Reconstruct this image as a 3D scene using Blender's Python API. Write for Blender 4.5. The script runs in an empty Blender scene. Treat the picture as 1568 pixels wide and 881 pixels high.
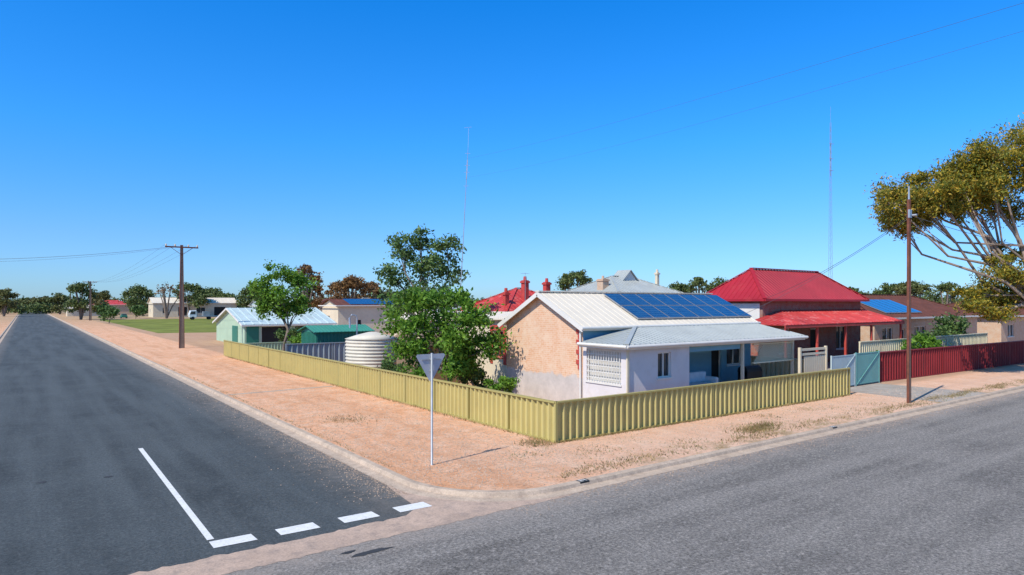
import bpy, math, random
import numpy as np
from mathutils import Vector, Matrix
rng=np.random.default_rng(7); random.seed(7)
scene=bpy.context.scene
R2=np.array([.805,-.593]); F2=np.array([.593,.805])   # camera right and forward directions on the ground, from image vanishing points
def from_view(t,d):  # ground point from image column offset t and camera depth d
    p=F2*d+R2*(t*d); return float(p[0]),float(p[1])

# ---------------------------------------------------------------- materials
def newmat(name,rough=.8,spec=.3,metal=0.0):
    m=bpy.data.materials.new(name); m.use_nodes=True
    nt=m.node_tree; b=nt.nodes['Principled BSDF']
    b.inputs['Roughness'].default_value=rough
    b.inputs['Specular IOR Level'].default_value=spec
    b.inputs['Metallic'].default_value=metal
    return m,nt,b
def N(nt,t): return nt.nodes.new(t)
def coords(nt,scale=(1,1,1)):
    g=N(nt,'ShaderNodeNewGeometry'); mp=N(nt,'ShaderNodeMapping')
    mp.inputs['Scale'].default_value=scale
    nt.links.new(g.outputs['Position'],mp.inputs['Vector']); return mp.outputs['Vector']
def noise(nt,vec,scale,detail=4,rough=.55,dist=0):
    n=N(nt,'ShaderNodeTexNoise'); n.inputs['Scale'].default_value=scale
    n.inputs['Detail'].default_value=detail; n.inputs['Roughness'].default_value=rough
    n.inputs['Distortion'].default_value=dist
    nt.links.new(vec,n.inputs['Vector']); return n.outputs['Fac']
def ramp(nt,fac,stops):
    r=N(nt,'ShaderNodeValToRGB'); e=r.color_ramp.elements
    while len(e)<len(stops): e.new(.5)
    for i,(p,c) in enumerate(stops):
        e[i].position=p
        if not hasattr(c,'__len__'): c=(c,c,c)
        e[i].color=(c[0],c[1],c[2],1)
    nt.links.new(fac,r.inputs['Fac']); return r.outputs['Color']
def mix(nt,fac,a,b,mode='MIX'):
    m=N(nt,'ShaderNodeMix'); m.data_type='RGBA'; m.blend_type=mode
    for s,val in ((0,fac),(6,a),(7,b)):
        if isinstance(val,bpy.types.NodeSocket): nt.links.new(val,m.inputs[s])
        elif s==0: m.inputs[0].default_value=val
        else: m.inputs[s].default_value=(val[0],val[1],val[2],1)
    return m.outputs[2]
def maprange(nt,v,a,b,c=0,d=1):
    m=N(nt,'ShaderNodeMapRange'); nt.links.new(v,m.inputs['Value'])
    m.inputs['From Min'].default_value=a; m.inputs['From Max'].default_value=b
    m.inputs['To Min'].default_value=c; m.inputs['To Max'].default_value=d; return m.outputs['Result']
def mth(nt,op,a,b=None):
    m=N(nt,'ShaderNodeMath'); m.operation=op
    for i,v in enumerate((a,b)):
        if v is None: continue
        if isinstance(v,bpy.types.NodeSocket): nt.links.new(v,m.inputs[i])
        else: m.inputs[i].default_value=v
    return m.outputs[0]
def xyz(nt):
    g=N(nt,'ShaderNodeNewGeometry'); s=N(nt,'ShaderNodeSeparateXYZ'); nt.links.new(g.outputs['Position'],s.inputs[0]); return s.outputs
def bump(nt,b,h,st=.3,dist=.02):
    n=N(nt,'ShaderNodeBump'); n.inputs['Strength'].default_value=st; n.inputs['Distance'].default_value=dist
    nt.links.new(h,n.inputs['Height']); nt.links.new(n.outputs['Normal'],b.inputs['Normal'])
def setc(nt,b,c): nt.links.new(c,b.inputs['Base Color'])
def paint(name,c,var=.15,rough=.6,scale=1.5,spec=.3,metal=0.,dirt=None,bmp=0):
    m,nt,b=newmat(name,rough,spec,metal)
    v=coords(nt); f=noise(nt,v,scale,6,.6)
    lo=[x*(1-var) for x in c]; hi=[min(1,x*(1+var)) for x in c]
    col=ramp(nt,f,[(.3,lo),(.7,hi)])
    if dirt:
        f2=noise(nt,v,scale*2.7,8,.7); col=mix(nt,ramp(nt,f2,[(.52,0),(.72,.6)]),col,dirt)
    setc(nt,b,col)
    if bmp: bump(nt,b,noise(nt,v,scale*12,4),bmp,.02)
    return m

# dirt
def dirtmat(name,c1,c2,c3):
    m,nt,b=newmat(name,.95,.1)
    v=coords(nt); f=noise(nt,v,.25,8,.6); f2=noise(nt,v,1.6,10,.75); f3=noise(nt,v,11,6,.8); f4=noise(nt,v,.9,6,.65)
    vs=coords(nt,(1.3,.10,1)); fs=noise(nt,vs,.9,7,.65)
    col=ramp(nt,f,[(.32,c1),(.6,c2)])
    col=mix(nt,ramp(nt,f2,[(.44,0),(.62,.85)]),col,c3)
    col=mix(nt,ramp(nt,f4,[(.52,0),(.72,.5)]),col,[x*.74 for x in c1])
    col=mix(nt,ramp(nt,fs,[(.48,0),(.66,.5)]),col,[x*.80 for x in c1])
    col=mix(nt,1.0,col,ramp(nt,f3,[(.32,.54),(.5,1),(.68,1.22)]),'MULTIPLY')
    setc(nt,b,col); bump(nt,b,mth(nt,'ADD',f2,f3),.8,.06); return m,nt,b,v
m_verge,nt,b,v=dirtmat('verge_dirt',(.69,.33,.165),(.77,.41,.235),(.78,.51,.345))
s=xyz(nt); cur=b.inputs['Base Color'].links[0].from_socket
wy=maprange(nt,s[1],26,14); wx=maprange(nt,s[0],9,17)
pf=mth(nt,'MULTIPLY',mth(nt,'MULTIPLY',wy,wx),.5)
cur=mix(nt,pf,cur,(.74,.53,.40))
yard=mth(nt,'MULTIPLY',maprange(nt,s[0],15.2,15.8),maprange(nt,s[1],17.9,18.6))
cur=mix(nt,mth(nt,'MULTIPLY',yard,.6),cur,(.33,.23,.15))
kg=mth(nt,'MULTIPLY',mth(nt,'MULTIPLY',maprange(nt,s[1],15.2,14.0),maprange(nt,s[0],14,17)),ramp(nt,noise(nt,v,.9,8,.7),[(.47,0),(.62,.75)]))
cur=mix(nt,kg,cur,(.30,.22,.11))
far=maprange(nt,s[1],120,260)
cur=mix(nt,mth(nt,'MULTIPLY',far,.6),cur,(.30,.24,.14)); setc(nt,b,cur)
m_ground=dirtmat('ground_dirt',(.42,.26,.16),(.5,.33,.22),(.4,.32,.2))[0]
m_lawn=paint('lawn_grass',(.17,.19,.035),.4,.9,.15,.1,dirt=(.32,.27,.09))

def asphalt(name,base,agg,speck,along,dustx=None,dusty=None):
    m,nt,b=newmat(name,.85,.2)
    v=coords(nt); f1=noise(nt,v,.35,6,.6); f2=noise(nt,v,2.2,8,.7); f3=noise(nt,v,5.5,8,.9); f4=noise(nt,v,14,5,.9)
    sc=(1,.06,1) if along=='y' else (.06,1,1)
    fs=noise(nt,coords(nt,sc),1.1,5,.5)
    col=ramp(nt,f1,[(.32,[x*.74 for x in base]),(.68,[x*1.22 for x in base])])
    col=mix(nt,ramp(nt,fs,[(.4,0),(.62,.7)]),col,[x*1.5 for x in base])
    col=mix(nt,ramp(nt,f2,[(.48,0),(.7,.4)]),col,[x*1.5 for x in base])
    col=mix(nt,ramp(nt,f3,[(.5,0),(.66,speck)]),col,agg)
    col=mix(nt,1.,col,ramp(nt,f4,[(.34,1-speck*.85),(.5,1),(.66,1+speck*1.0)]),'MULTIPLY')
    vo=N(nt,'ShaderNodeTexVoronoi'); vo.feature='DISTANCE_TO_EDGE'; vo.inputs['Scale'].default_value=.33
    wv=N(nt,'ShaderNodeVectorMath'); wv.operation='ADD'; nn=N(nt,'ShaderNodeTexNoise'); nn.inputs['Scale'].default_value=.8; nn.inputs['Detail'].default_value=5
    nt.links.new(v,nn.inputs['Vector']); nt.links.new(v,wv.inputs[0]); nt.links.new(nn.outputs['Color'],wv.inputs[1]); nt.links.new(wv.outputs[0],vo.inputs['Vector'])
    ck=mth(nt,'MULTIPLY',ramp(nt,vo.outputs['Distance'],[(.0,1),(.009,0)]),ramp(nt,f1,[(.52,0),(.64,.3)]))
    col=mix(nt,ck,col,[x*.45 for x in base])
    s=xyz(nt)
    if dustx:
        for (a,bb,lim) in dustx:
            d=mth(nt,'MULTIPLY',maprange(nt,s[0],a,bb),ramp(nt,f2,[(.35,.1),(.65,lim)])); col=mix(nt,d,col,(.36,.29,.23))
    if dusty:
        for (a,bb,lim) in dusty:
            d=mth(nt,'MULTIPLY',maprange(nt,s[1],a,bb),ramp(nt,f2,[(.35,.1),(.65,lim)])); col=mix(nt,d,col,(.40,.32,.26))
    setc(nt,b,col); bump(nt,b,mth(nt,'ADD',f3,f4),.8,.03); return m
m_roadL=asphalt('asphalt_dark',(.064,.072,.073),(.16,.157,.15),.55,'y',dustx=[(6.2,8.1,.55),(-1.6,-2.7,.5)])
m_roadR=asphalt('asphalt_coarse',(.178,.159,.139),(.42,.37,.32),.85,'x',dusty=[(11.9,13.1,.8)])
def concrete(name,c,st=(.3,.22,.17)):
    m,nt,b=newmat(name,.9,.2); v=coords(nt)
    col=ramp(nt,noise(nt,v,.9,8,.65),[(.3,[x*.74 for x in c]),(.7,c)])
    col=mix(nt,ramp(nt,noise(nt,v,2.6,9,.78),[(.46,0),(.66,.7)]),col,st)
    col=mix(nt,1.,col,ramp(nt,noise(nt,v,20,4,.8),[(.3,.75),(.7,1.15)]),'MULTIPLY')
    setc(nt,b,col); bump(nt,b,noise(nt,v,25,4),.3,.01); return m
m_conc=concrete('concrete_kerb',(.60,.46,.34)); m_conc2=concrete('concrete_grey',(.44,.39,.33))
m_drain=concrete('concrete_drain',(.56,.40,.30),(.25,.2,.17))
m_white=paint('road_paint',(.72,.70,.66),.1,.6,6,dirt=(.30,.28,.26))
m_fence=paint('fence_primrose_steel',(.52,.43,.165),.05,.55,.8,.15,dirt=(.43,.345,.145))
m_fencecap=paint('fence_cap_steel',(.38,.32,.115),.05,.55,.8,.15)
m_maroon=paint('maroon_steel',(.24,.02,.022),.15,.55,.8,.3)
m_greyfence=paint('grey_steel_fence',(.24,.27,.29),.12,.5,.8)
m_cream=paint('cream_steel',(.68,.60,.40),.08,.55,.8)
m_teal=paint('teal_steel',(.16,.36,.32),.1,.5,.8)
m_palegate=paint('pale_gate_steel',(.42,.5,.5),.1,.5,.8)
m_roofcream=paint('cream_roof_metal',(.72,.63,.50),.05,.6,.5,.2,dirt=(.62,.54,.44))
m_roofgrey=paint('galvanised_roof',(.44,.45,.41),.1,.42,.6,.4,.2,dirt=(.33,.33,.3))
m_roofred=paint('red_roof_metal',(.36,.018,.03),.18,.5,.4,.3,dirt=(.42,.05,.05))
m_roofred2=paint('faded_red_roof',(.50,.045,.04),.25,.5,.6,.3,dirt=(.66,.30,.26))
m_roofbrown=paint('brown_tile_roof',(.13,.045,.03),.25,.8,1.2)
m_trimwhite=paint('white_trim',(.70,.66,.59),.05,.5,2)
m_render=paint('white_render',(.68,.62,.59),.06,.85,.8,.2,dirt=(.60,.52,.46),bmp=.2)
m_blue=paint('blue_render',(.18,.36,.44),.08,.8,1,.2)
m_creamwall=paint('cream_render',(.66,.56,.40),.08,.85,.7,.2,dirt=(.55,.44,.33))
m_redtrim=paint('red_paint',(.48,.07,.05),.15,.6,3)
m_dark=paint('dark_interior',(.03,.028,.025),.1,.9,2)
m_tank=paint('tank_cream_steel',(.64,.57,.45),.06,.5,.8,.3,dirt=(.5,.42,.32))
m_greenshed=paint('dark_green_steel',(.03,.17,.115),.12,.5,.8)
m_palegreen=paint('pale_green_steel',(.40,.52,.36),.08,.55,.8)
m_shedroof=paint('shed_roof_metal',(.50,.60,.58),.12,.5,.5,.3,.1,dirt=(.58,.52,.45))
m_steel=paint('galv_steel',(.42,.43,.44),.1,.4,4,.5,.5)
m_signback=paint('sign_back_alu',(.40,.41,.44),.06,.5,5,.3)
m_rust=paint('rusty_steel',(.17,.06,.035),.3,.8,3,dirt=(.07,.04,.03))
m_pconc=concrete('pole_concrete',(.30,.23,.17),(.2,.14,.1))
m_wire=paint('wire',(.10,.10,.11),.05,.6); m_wood=paint('weathered_wood',(.24,.16,.10),.25,.85,4)
m_bark=paint('bark',(.20,.155,.12),.35,.9,4,.1,bmp=.5); m_barkpale=paint('gum_bark',(.32,.24,.18),.35,.85,2.5,.1)
m_black=paint('black_plastic',(.02,.02,.02),.1,.5); m_tyre=paint('tyre',(.02,.02,.02),.1,.8)
m_carwhite=paint('white_car_paint',(.75,.75,.75),.02,.25,1,.5); m_red=paint('red_chimney',(.48,.06,.05),.2,.7,3)
m_fabric=paint('white_cover_cloth',(.66,.66,.64),.12,.9,3)
m_rustroof=paint('rusty_roof',(.26,.17,.12),.3,.7,.8)
m_glass,nt,b=newmat('window_glass_or_infill',.06,.6); b.inputs['Base Color'].default_value=(.035,.045,.05,1)
m_blind=paint('window_blind',(.55,.52,.46),.06,.7)
def brickmat(name,c1,c2,mo,skirt=None,scale=1.):
    m,nt,b=newmat(name,.9,.15); s=xyz(nt)
    cx=N(nt,'ShaderNodeCombineXYZ'); nt.links.new(mth(nt,'ADD',s[0],s[1]),cx.inputs[0]); nt.links.new(s[2],cx.inputs[1])
    br=N(nt,'ShaderNodeTexBrick'); nt.links.new(cx.outputs[0],br.inputs['Vector'])
    br.inputs['Scale'].default_value=scale; br.inputs['Brick Width'].default_value=.28; br.inputs['Row Height'].default_value=.1
    br.inputs['Mortar Size'].default_value=.012; br.inputs['Color1'].default_value=(*c1,1); br.inputs['Color2'].default_value=(*c2,1); br.inputs['Mortar'].default_value=(*mo,1)
    v=coords(nt); col=br.outputs['Color']
    f=noise(nt,v,2.4,9,.75)
    col=mix(nt,ramp(nt,f,[(.42,0),(.60,.9)]),col,mo)
    col=mix(nt,ramp(nt,noise(nt,v,.8,5),[(.4,0),(.8,.25)]),col,[x*.75 for x in c1])
    if skirt:
        zz=mth(nt,'ADD',s[2],mth(nt,'MULTIPLY',noise(nt,v,1.3,5,.6),.9))
        k=maprange(nt,zz,2.06,1.96)
        rc=ramp(nt,noise(nt,v,1.7,7,.7),[(.35,[x*.8 for x in skirt]),(.65,skirt)])
        col=mix(nt,k,col,rc)
    setc(nt,b,col); bump(nt,b,f,.4,.03); return m
m_brick=brickmat('salmon_brick',(.66,.34,.185),(.70,.40,.25),(.74,.53,.37),skirt=(.60,.52,.46))
m_redbrick=brickmat('red_brick',(.28,.07,.045),(.34,.1,.06),(.3,.2,.16))
m_tanbrick=brickmat('tan_brick',(.52,.30,.18),(.56,.36,.22),(.58,.45,.33))
m_solar,nt,b=newmat('solar_cells',.14,.5); s=xyz(nt)
cx=N(nt,'ShaderNodeCombineXYZ'); nt.links.new(s[0],cx.inputs[0]); nt.links.new(s[1],cx.inputs[1])
br=N(nt,'ShaderNodeTexBrick'); nt.links.new(cx.outputs[0],br.inputs['Vector']); br.offset=0
br.inputs['Scale'].default_value=1; br.inputs['Brick Width'].default_value=.2; br.inputs['Row Height'].default_value=.2; br.inputs['Mortar Size'].default_value=.006
br.inputs['Color1'].default_value=(.005,.05,.15,1); br.inputs['Color2'].default_value=(.008,.07,.19,1); br.inputs['Mortar'].default_value=(.10,.22,.34,1)
setc(nt,b,br.outputs['Color'])

def leafmat(name,stops,trans=.25,patch=None):
    m,nt,b=newmat(name,.55,.3); g=N(nt,'ShaderNodeNewGeometry')
    col=ramp(nt,g.outputs['Random Per Island'],stops)
    v=coords(nt)
    if patch: col=mix(nt,ramp(nt,noise(nt,v,patch[1],3),[(.5,0),(.65,.6)]),col,patch[0])
    else: col=mix(nt,1.,col,ramp(nt,noise(nt,v,.9,2),[(.35,.75),(.65,1.2)]),'MULTIPLY')
    setc(nt,b,col); tr=N(nt,'ShaderNodeBsdfTranslucent'); nt.links.new(col,tr.inputs['Color'])
    ms=N(nt,'ShaderNodeMixShader'); ms.inputs[0].default_value=trans
    nt.links.new(b.outputs[0],ms.inputs[1]); nt.links.new(tr.outputs[0],ms.inputs[2])
    nt.links.new(ms.outputs[0],nt.nodes['Material Output'].inputs[0]); return m
m_lgreen=leafmat('bright_leaves',[(0,(.06,.15,.015)),(.5,(.13,.27,.025)),(1,(.24,.40,.05))],.4)
m_ldark=leafmat('rear_leaves',[(0,(.05,.11,.03)),(.5,(.11,.19,.05)),(1,(.19,.27,.08))],.35)
m_lgum=leafmat('gum_leaves',[(0,(.08,.12,.02)),(.45,(.25,.24,.03)),(.8,(.46,.32,.03)),(1,(.56,.36,.05))],.35)
m_ldist=leafmat('distant_leaves',[(0,(.06,.10,.03)),(.6,(.12,.16,.04)),(1,(.19,.21,.07))],.25,patch=((.20,.13,.05),.03))
m_lbrown=leafmat('russet_leaves',[(0,(.12,.07,.03)),(.6,(.27,.14,.05)),(1,(.34,.20,.07))],.25)
m_dry=leafmat('dry_grass_blades',[(0,(.20,.13,.05)),(.6,(.38,.27,.12)),(1,(.18,.2,.05))],.2)

# ---------------------------------------------------------------- mesh helper
def empty(name,loc):
    e=bpy.data.objects.new(name,None); e.location=(loc[0],loc[1],loc[2] if len(loc)>2 else 0); e.empty_display_size=.3
    scene.collection.objects.link(e); return e
def link(name,me,mat,parent,smooth):
    me.materials.append(mat)
    o=bpy.data.objects.new(name,me); scene.collection.objects.link(o)
    if smooth:
        me.polygons.foreach_set('use_smooth',[True]*len(me.polygons))
    if parent:
        o.parent=parent; me.transform(Matrix.Translation(-Vector(parent.location)))
    return o
class MB:
    def __init__(s): s.v=[]; s.f=[]
    def poly(s,pts): i=len(s.v); s.v+=[tuple(map(float,p)) for p in pts]; s.f.append(tuple(range(i,i+len(pts))))
    def prism(s,pts,vec):
        pts=[Vector(p) for p in pts]; vec=Vector(vec); i=len(s.v); n=len(pts)
        s.v+=[tuple(p) for p in pts]+[tuple(p+vec) for p in pts]
        s.f.append(tuple(range(i,i+n))[::-1]); s.f.append(tuple(range(i+n,i+2*n)))
        for k in range(n): s.f.append((i+k,i+(k+1)%n,i+n+(k+1)%n,i+n+k))
    def box(s,x0,y0,z0,x1,y1,z1): s.prism([(x0,y0,z0),(x1,y0,z0),(x1,y1,z0),(x0,y1,z0)],(0,0,z1-z0))
    def beam(s,p0,p1,w,h,up=(0,0,1)):
        p0=Vector(p0);p1=Vector(p1);d=(p1-p0).normalized();u=Vector(up)
        a=d.cross(u)
        if a.length<1e-3: a=d.cross(Vector((1,0,0)))
        a.normalize(); c=a.cross(d)
        s.prism([p0+a*w/2+c*h/2,p0-a*w/2+c*h/2,p0-a*w/2-c*h/2,p0+a*w/2-c*h/2],p1-p0)
    def tube(s,pts,rs,n=6,cap=True):
        pts=[Vector(p) for p in pts]; i0=len(s.v)
        for k,p in enumerate(pts):
            d=(pts[min(k+1,len(pts)-1)]-pts[max(k-1,0)]).normalized()
            a=d.cross(Vector((0,0,1)) if abs(d.z)<.9 else Vector((1,0,0))).normalized(); c=d.cross(a)
            r=rs[k] if hasattr(rs,'__len__') else rs
            for j in range(n):
                t=2*math.pi*j/n; s.v.append(tuple(p+a*math.cos(t)*r+c*math.sin(t)*r))
        for k in range(len(pts)-1):
            for j in range(n):
                a=i0+k*n+j; b=i0+k*n+(j+1)%n; s.f.append((a,b,b+n,a+n))
        if cap: s.f.append(tuple(range(i0,i0+n))); s.f.append(tuple(range(len(s.v)-n,len(s.v))))
    def obj(s,name,mat,parent=None,smooth=False,bevel=0):
        me=bpy.data.meshes.new(name); me.from_pydata(s.v,[],s.f); me.update()
        o=link(name,me,mat,parent,smooth)
        if bevel:
            m=o.modifiers.new('b','BEVEL'); m.width=bevel; m.segments=2
        return o
def roof_plane(mb,pts,u,sp=.32,rh=.03,rw=.08,th=.05):
    P=[Vector(p) for p in pts]; n=(P[1]-P[0]).cross(P[2]-P[0]).normalized()
    if n.z<0: n=-n
    mb.prism(P,-n*th); u=Vector(u).normalized(); u=(u-n*u.dot(n)).normalized(); v=n.cross(u); o=P[0]
    q=[((p-o).dot(u),(p-o).dot(v)) for p in P]; lo=min(a for a,_ in q); hi=max(a for a,_ in q); s=lo+sp/2
    while s<hi:
        xs=[]
        for k in range(len(q)):
            (a0,b0),(a1,b1)=q[k],q[(k+1)%len(q)]
            if (a0-s)*(a1-s)<0: xs.append(b0+(b1-b0)*(s-a0)/(a1-a0))
        if len(xs)>=2:
            A=o+u*s+v*min(xs); B=o+u*s+v*max(xs)
            mb.poly([A-u*rw/2+n*.002,B-u*rw/2+n*.002,B-u*rw/5+n*rh,A-u*rw/5+n*rh]); mb.poly([A-u*rw/5+n*rh,B-u*rw/5+n*rh,B+u*rw/5+n*rh,A+u*rw/5+n*rh]); mb.poly([A+u*rw/5+n*rh,B+u*rw/5+n*rh,B+u*rw/2+n*.002,A+u*rw/2+n*.002])
        s+=sp
def wall(name,parent,mat,P,u,n,L,z0,z1,ops=(),frame=None,depth=.16,glass=None):
    """wall face from P along u, outward normal n; openings (a0,a1,b0,b1,kind)"""
    P=Vector((P[0],P[1],0));u=Vector((u[0],u[1],0));n=Vector((n[0],n[1],0)); W=MB();G=MB();Fr=MB()
    xs=sorted({0,L}|{o[0] for o in ops}|{o[1] for o in ops}); zs=sorted({z0,z1}|{o[2] for o in ops}|{o[3] for o in ops})
    def pt(a,z,d=0): return P+u*a+Vector((0,0,z))-n*d
    for i in range(len(xs)-1):
        for j in range(len(zs)-1):
            ca=(xs[i]+xs[i+1])/2; cz=(zs[j]+zs[j+1])/2
            if any(o[0]<ca<o[1] and o[2]<cz<o[3] for o in ops): continue
            W.poly([pt(xs[i],zs[j]),pt(xs[i+1],zs[j]),pt(xs[i+1],zs[j+1]),pt(xs[i],zs[j+1])])
    D=MB()
    for o in ops:
        a0,a1,b0,b1,k=o
        for (p,q) in (((a0,b0),(a1,b0)),((a1,b0),(a1,b1)),((a1,b1),(a0,b1)),((a0,b1),(a0,b0))):
            W.poly([pt(*p),pt(*q),pt(*q,depth+.05),pt(*p,depth+.05)])
        if k=='door':
            D.poly([pt(a0,b0,depth),pt(a1,b0,depth),pt(a1,b1,depth),pt(a0,b1,depth)])
        else: G.poly([pt(a0,b0,depth),pt(a1,b0,depth),pt(a1,b1,depth),pt(a0,b1,depth)])
        t=.06; dd=depth-.05
        def fb(a,z,a_,z_):
            Fr.prism([pt(a,z,dd-.03),pt(a_,z,dd-.03),pt(a_,z_,dd-.03),pt(a,z_,dd-.03)],-n*.06)
        fb(a0,b0,a0+t,b1); fb(a1-t,b0,a1,b1); fb(a0+t,b1-t,a1-t,b1); fb(a0+t,b0,a1-t,b0+t)
        if k=='win': m_=(a0+a1)/2; fb(m_-t/2,b0+t,m_+t/2,b1-t)
        Fr.prism([pt(a0-.05,b0-.07,-.05),pt(a1+.05,b0-.07,-.05),pt(a1+.05,b0-.002,-.05),pt(a0-.05,b0-.002,-.05)],-n*.049)
    W.obj(name,mat,parent)
    if G.v: G.obj('window_glass_or_infill',glass or m_glass,parent)
    if D.v: D.obj('door',m_dark,parent)
    if Fr.v: Fr.obj('window_frames',frame or m_trimwhite,parent)
def quads_obj(name,V,mat,parent=None):
    n=len(V)//4; me=bpy.data.meshes.new(name); me.vertices.add(n*4); me.vertices.foreach_set('co',V.astype(np.float32).ravel())
    me.loops.add(n*4); me.loops.foreach_set('vertex_index',np.arange(n*4,dtype=np.int32))
    me.polygons.add(n); me.polygons.foreach_set('loop_start',np.arange(0,n*4,4,dtype=np.int32)); me.polygons.foreach_set('loop_total',np.full(n,4,dtype=np.int32))
    me.update(calc_edges=True); return link(name,me,mat,parent,False)
def leaves(C,size,ratio=.5,up=.0):
    n=len(C); a=rng.normal(size=(n,3)); a[:,2]-=up; a/=np.linalg.norm(a,axis=1)[:,None]
    b=np.cross(a,rng.normal(size=(n,3))); b/=np.linalg.norm(b,axis=1)[:,None]
    s=size*rng.uniform(.6,1.3,(n,1)); V=np.empty((n,4,3)); V[:,0]=C+a*s;V[:,1]=C+b*s*ratio;V[:,2]=C-a*s;V[:,3]=C-b*s*ratio
    return V.reshape(-1,3)
def clump(c,r,size,dens,flat=.8):
    nsub=max(6,int(r*11)); nl=int(dens*r*r/size**2)
    d=rng.normal(size=(nsub,3)); d/=np.linalg.norm(d,axis=1)[:,None]; d*=(rng.uniform(.3,1.05,(nsub,1))*r); d[:,2]*=flat
    k=rng.integers(0,nsub,nl); w=rng.uniform(.12,.28,nsub)[k][:,None]*r
    return np.array(c)+d[k]+rng.normal(size=(nl,3))*w*np.array([1,1,.8]), np.array(c)+d
def tree(name,pos,clumps,size,dens,lm,bm,tr,fork,ratio=.5,up=0,twigs=True):
    """clumps: (a along camera-right axis, b along camera-forward axis, z, r)"""
    e=empty(name,(pos[0],pos[1],0)); base=np.array([pos[0],pos[1],0.]); B=MB(); LV=[]
    fk=base+np.array([fork[0]*R2[0],fork[0]*R2[1],fork[1]])
    mid=(base+fk)/2+rng.normal(size=3)*.08*fork[1]*np.array([1,1,0])
    B.tube([base-[0,0,.1],base+(mid-base)*.3,mid,fk],[tr*1.35,tr*1.05,tr*.9,tr*.75],8)
    for (a,b,z,r) in clumps:
        xy=R2*a+F2*b; c=base+np.array([xy[0],xy[1],z]); P,D=clump(c,r,size,dens); LV.append(leaves(P,size,ratio,up))
        L=np.linalg.norm(c-fk); m1=fk+(c-fk)*.35+np.array([0,0,.06*L])+rng.normal(size=3)*.06*L; m2=fk+(c-fk)*.7+rng.normal(size=3)*.05*L+np.array([0,0,-.02*L])
        B.tube([fk,m1,m2,c],[tr*.5,tr*.36,tr*.24,tr*.14],6)
        if twigs:
            for q in D[:max(5,int(r*5))]:
                mm=(c+q)/2+rng.normal(size=3)*.1*r; st=m2 if random.random()<.4 else c
                B.tube([st,mm,q],[tr*.13,tr*.08,tr*.03],4,False)
    quads_obj('foliage',np.concatenate(LV),lm,e); B.obj('trunk_and_limbs',bm,e,True); return e

# ---------------------------------------------------------------- ground, roads, kerbs
g=MB(); g.poly([(-1500,-800,0),(2500,-800,0),(2500,2500,0),(-1500,2500,0)]); g.obj('ground',m_ground)
def arc(cx,cy,r,a0,a1,n=14): return [(cx+r*math.cos(math.radians(a0+(a1-a0)*i/n)),cy+r*math.sin(math.radians(a0+(a1-a0)*i/n))) for i in range(n+1)]
ve=MB(); pts=[(8.6,1200)]+arc(11.5,16.5,2.9,180,270)+[(1200,13.6),(1200,1200)]
ve.poly([(x,y,.115) for x,y in pts]); ve.obj('dirt_verge',m_verge)
r=MB(); r.poly([(-2.6,13.9,.004),(8.05,13.9,.004),(8.05,1200,.004),(-2.6,1200,.004)]); r.obj('side_road',m_roadL)
r=MB(); r.poly([(-500,1.2,.004),(900,1.2,.004),(900,13.02,.004),(-500,13.02,.004)]); r.obj('main_road',m_roadR)
jag=lambda x0,x1,y,n_,a_:[(x0+(x1-x0)*i/n_,y+random.uniform(-a_,a_),.008) for i in range(n_+1)]
r=MB(); r.poly(jag(-3.2,11.6,12.93,110,.045)+[(11.6,12.95,.008),(11.6,13.6,.008),(8.8,14.6,.008),(8.3,16.6,.008),(7.95,16.6,.008),(7.7,14.4,.008),(7.2,13.98,.008)]+jag(7.1,-3.2,13.97,80,.06)); r.obj('spoon_drain',m_drain)
def kerb(name,path,prof):
    k=MB(); n=len(prof)
    for (x,y),(nx,ny) in path:
        for o,z in prof: k.v.append((x+nx*o,y+ny*o,z))
    for i in range(len(path)-1):
        for j in range(n-1): a=i*n+j; k.f.append((a,a+1,a+n+1,a+n))
    k.obj(name,m_conc)
prof=[(0,-.02),(0,.127),(.17,.127),(.20,.11),(.235,.02),(.42,.013),(.6,.013),(.6,-.02)]
path=[((8.6,y),(-1,0)) for y in (1200,300,100,50,30,20)]
for i in range(15):
    a=math.radians(180+90*i/14); path.append(((11.5+2.9*math.cos(a),16.5+2.9*math.sin(a)),(math.cos(a),math.sin(a))))
path+=[((x,13.6),(0,-1)) for x in (14,20,30,60,120,900)]
kerb('kerb',path,prof)
kerb('kerb',[((-3.2,y),(1,0)) for y in (1200,200,60,17)]+[((-3.6+.4*math.cos(math.radians(-5-80*i/6)),17+.4*math.sin(math.radians(-5-80*i/6))),(math.cos(math.radians(-5-80*i/6)),math.sin(math.radians(-5-80*i/6)))) for i in range(7)],prof)
v2=MB(); v2.poly([(-3.2,17,.115),(-3.2,1200,.115),(-1200,1200,.115),(-1200,13.6,.115),(-6,13.6,.115)]); v2.obj('dirt_verge',m_verge)
mk=MB(); z=.013
mk.poly([(3.07,15.0,z),(3.21,15.0,z),(3.24,25.9,z),(3.10,25.9,z)]); mk.obj('centre_line_marking',m_white)
mk=MB()
for x in (3.08,4.42,5.83,7.2):
    y=14.86-.04*(x-3); mk.poly([(x,y-.42,z),(x+.86,y-.45,z),(x+.84,y,z),(x,y+.02,z)])
mk.obj('give_way_line_marking',m_white)
m_tar=paint('tar_patch',(.045,.045,.047),.3,.8,3)
tp=MB()
for (x,y,rx,ry) in ((.35,22.6,.14,.12),(1.9,22.2,.13,.11),(5.6,12.35,.5,.10),(5.2,12.6,.2,.06)):
    tp.poly([(x+rx*math.cos(a)*random.uniform(.6,1.1),y+ry*math.sin(a)*random.uniform(.6,1.1),.0125) for a in [i*math.pi/9 for i in range(18)]])
tp.obj('tar_patches',m_tar)
dr=MB(); dr.poly([(36.4,13.6,.121),(42.3,13.6,.121),(41.9,19.2,.121),(36.9,19.2,.121)]); dr.obj('driveway',m_conc2)
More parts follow.
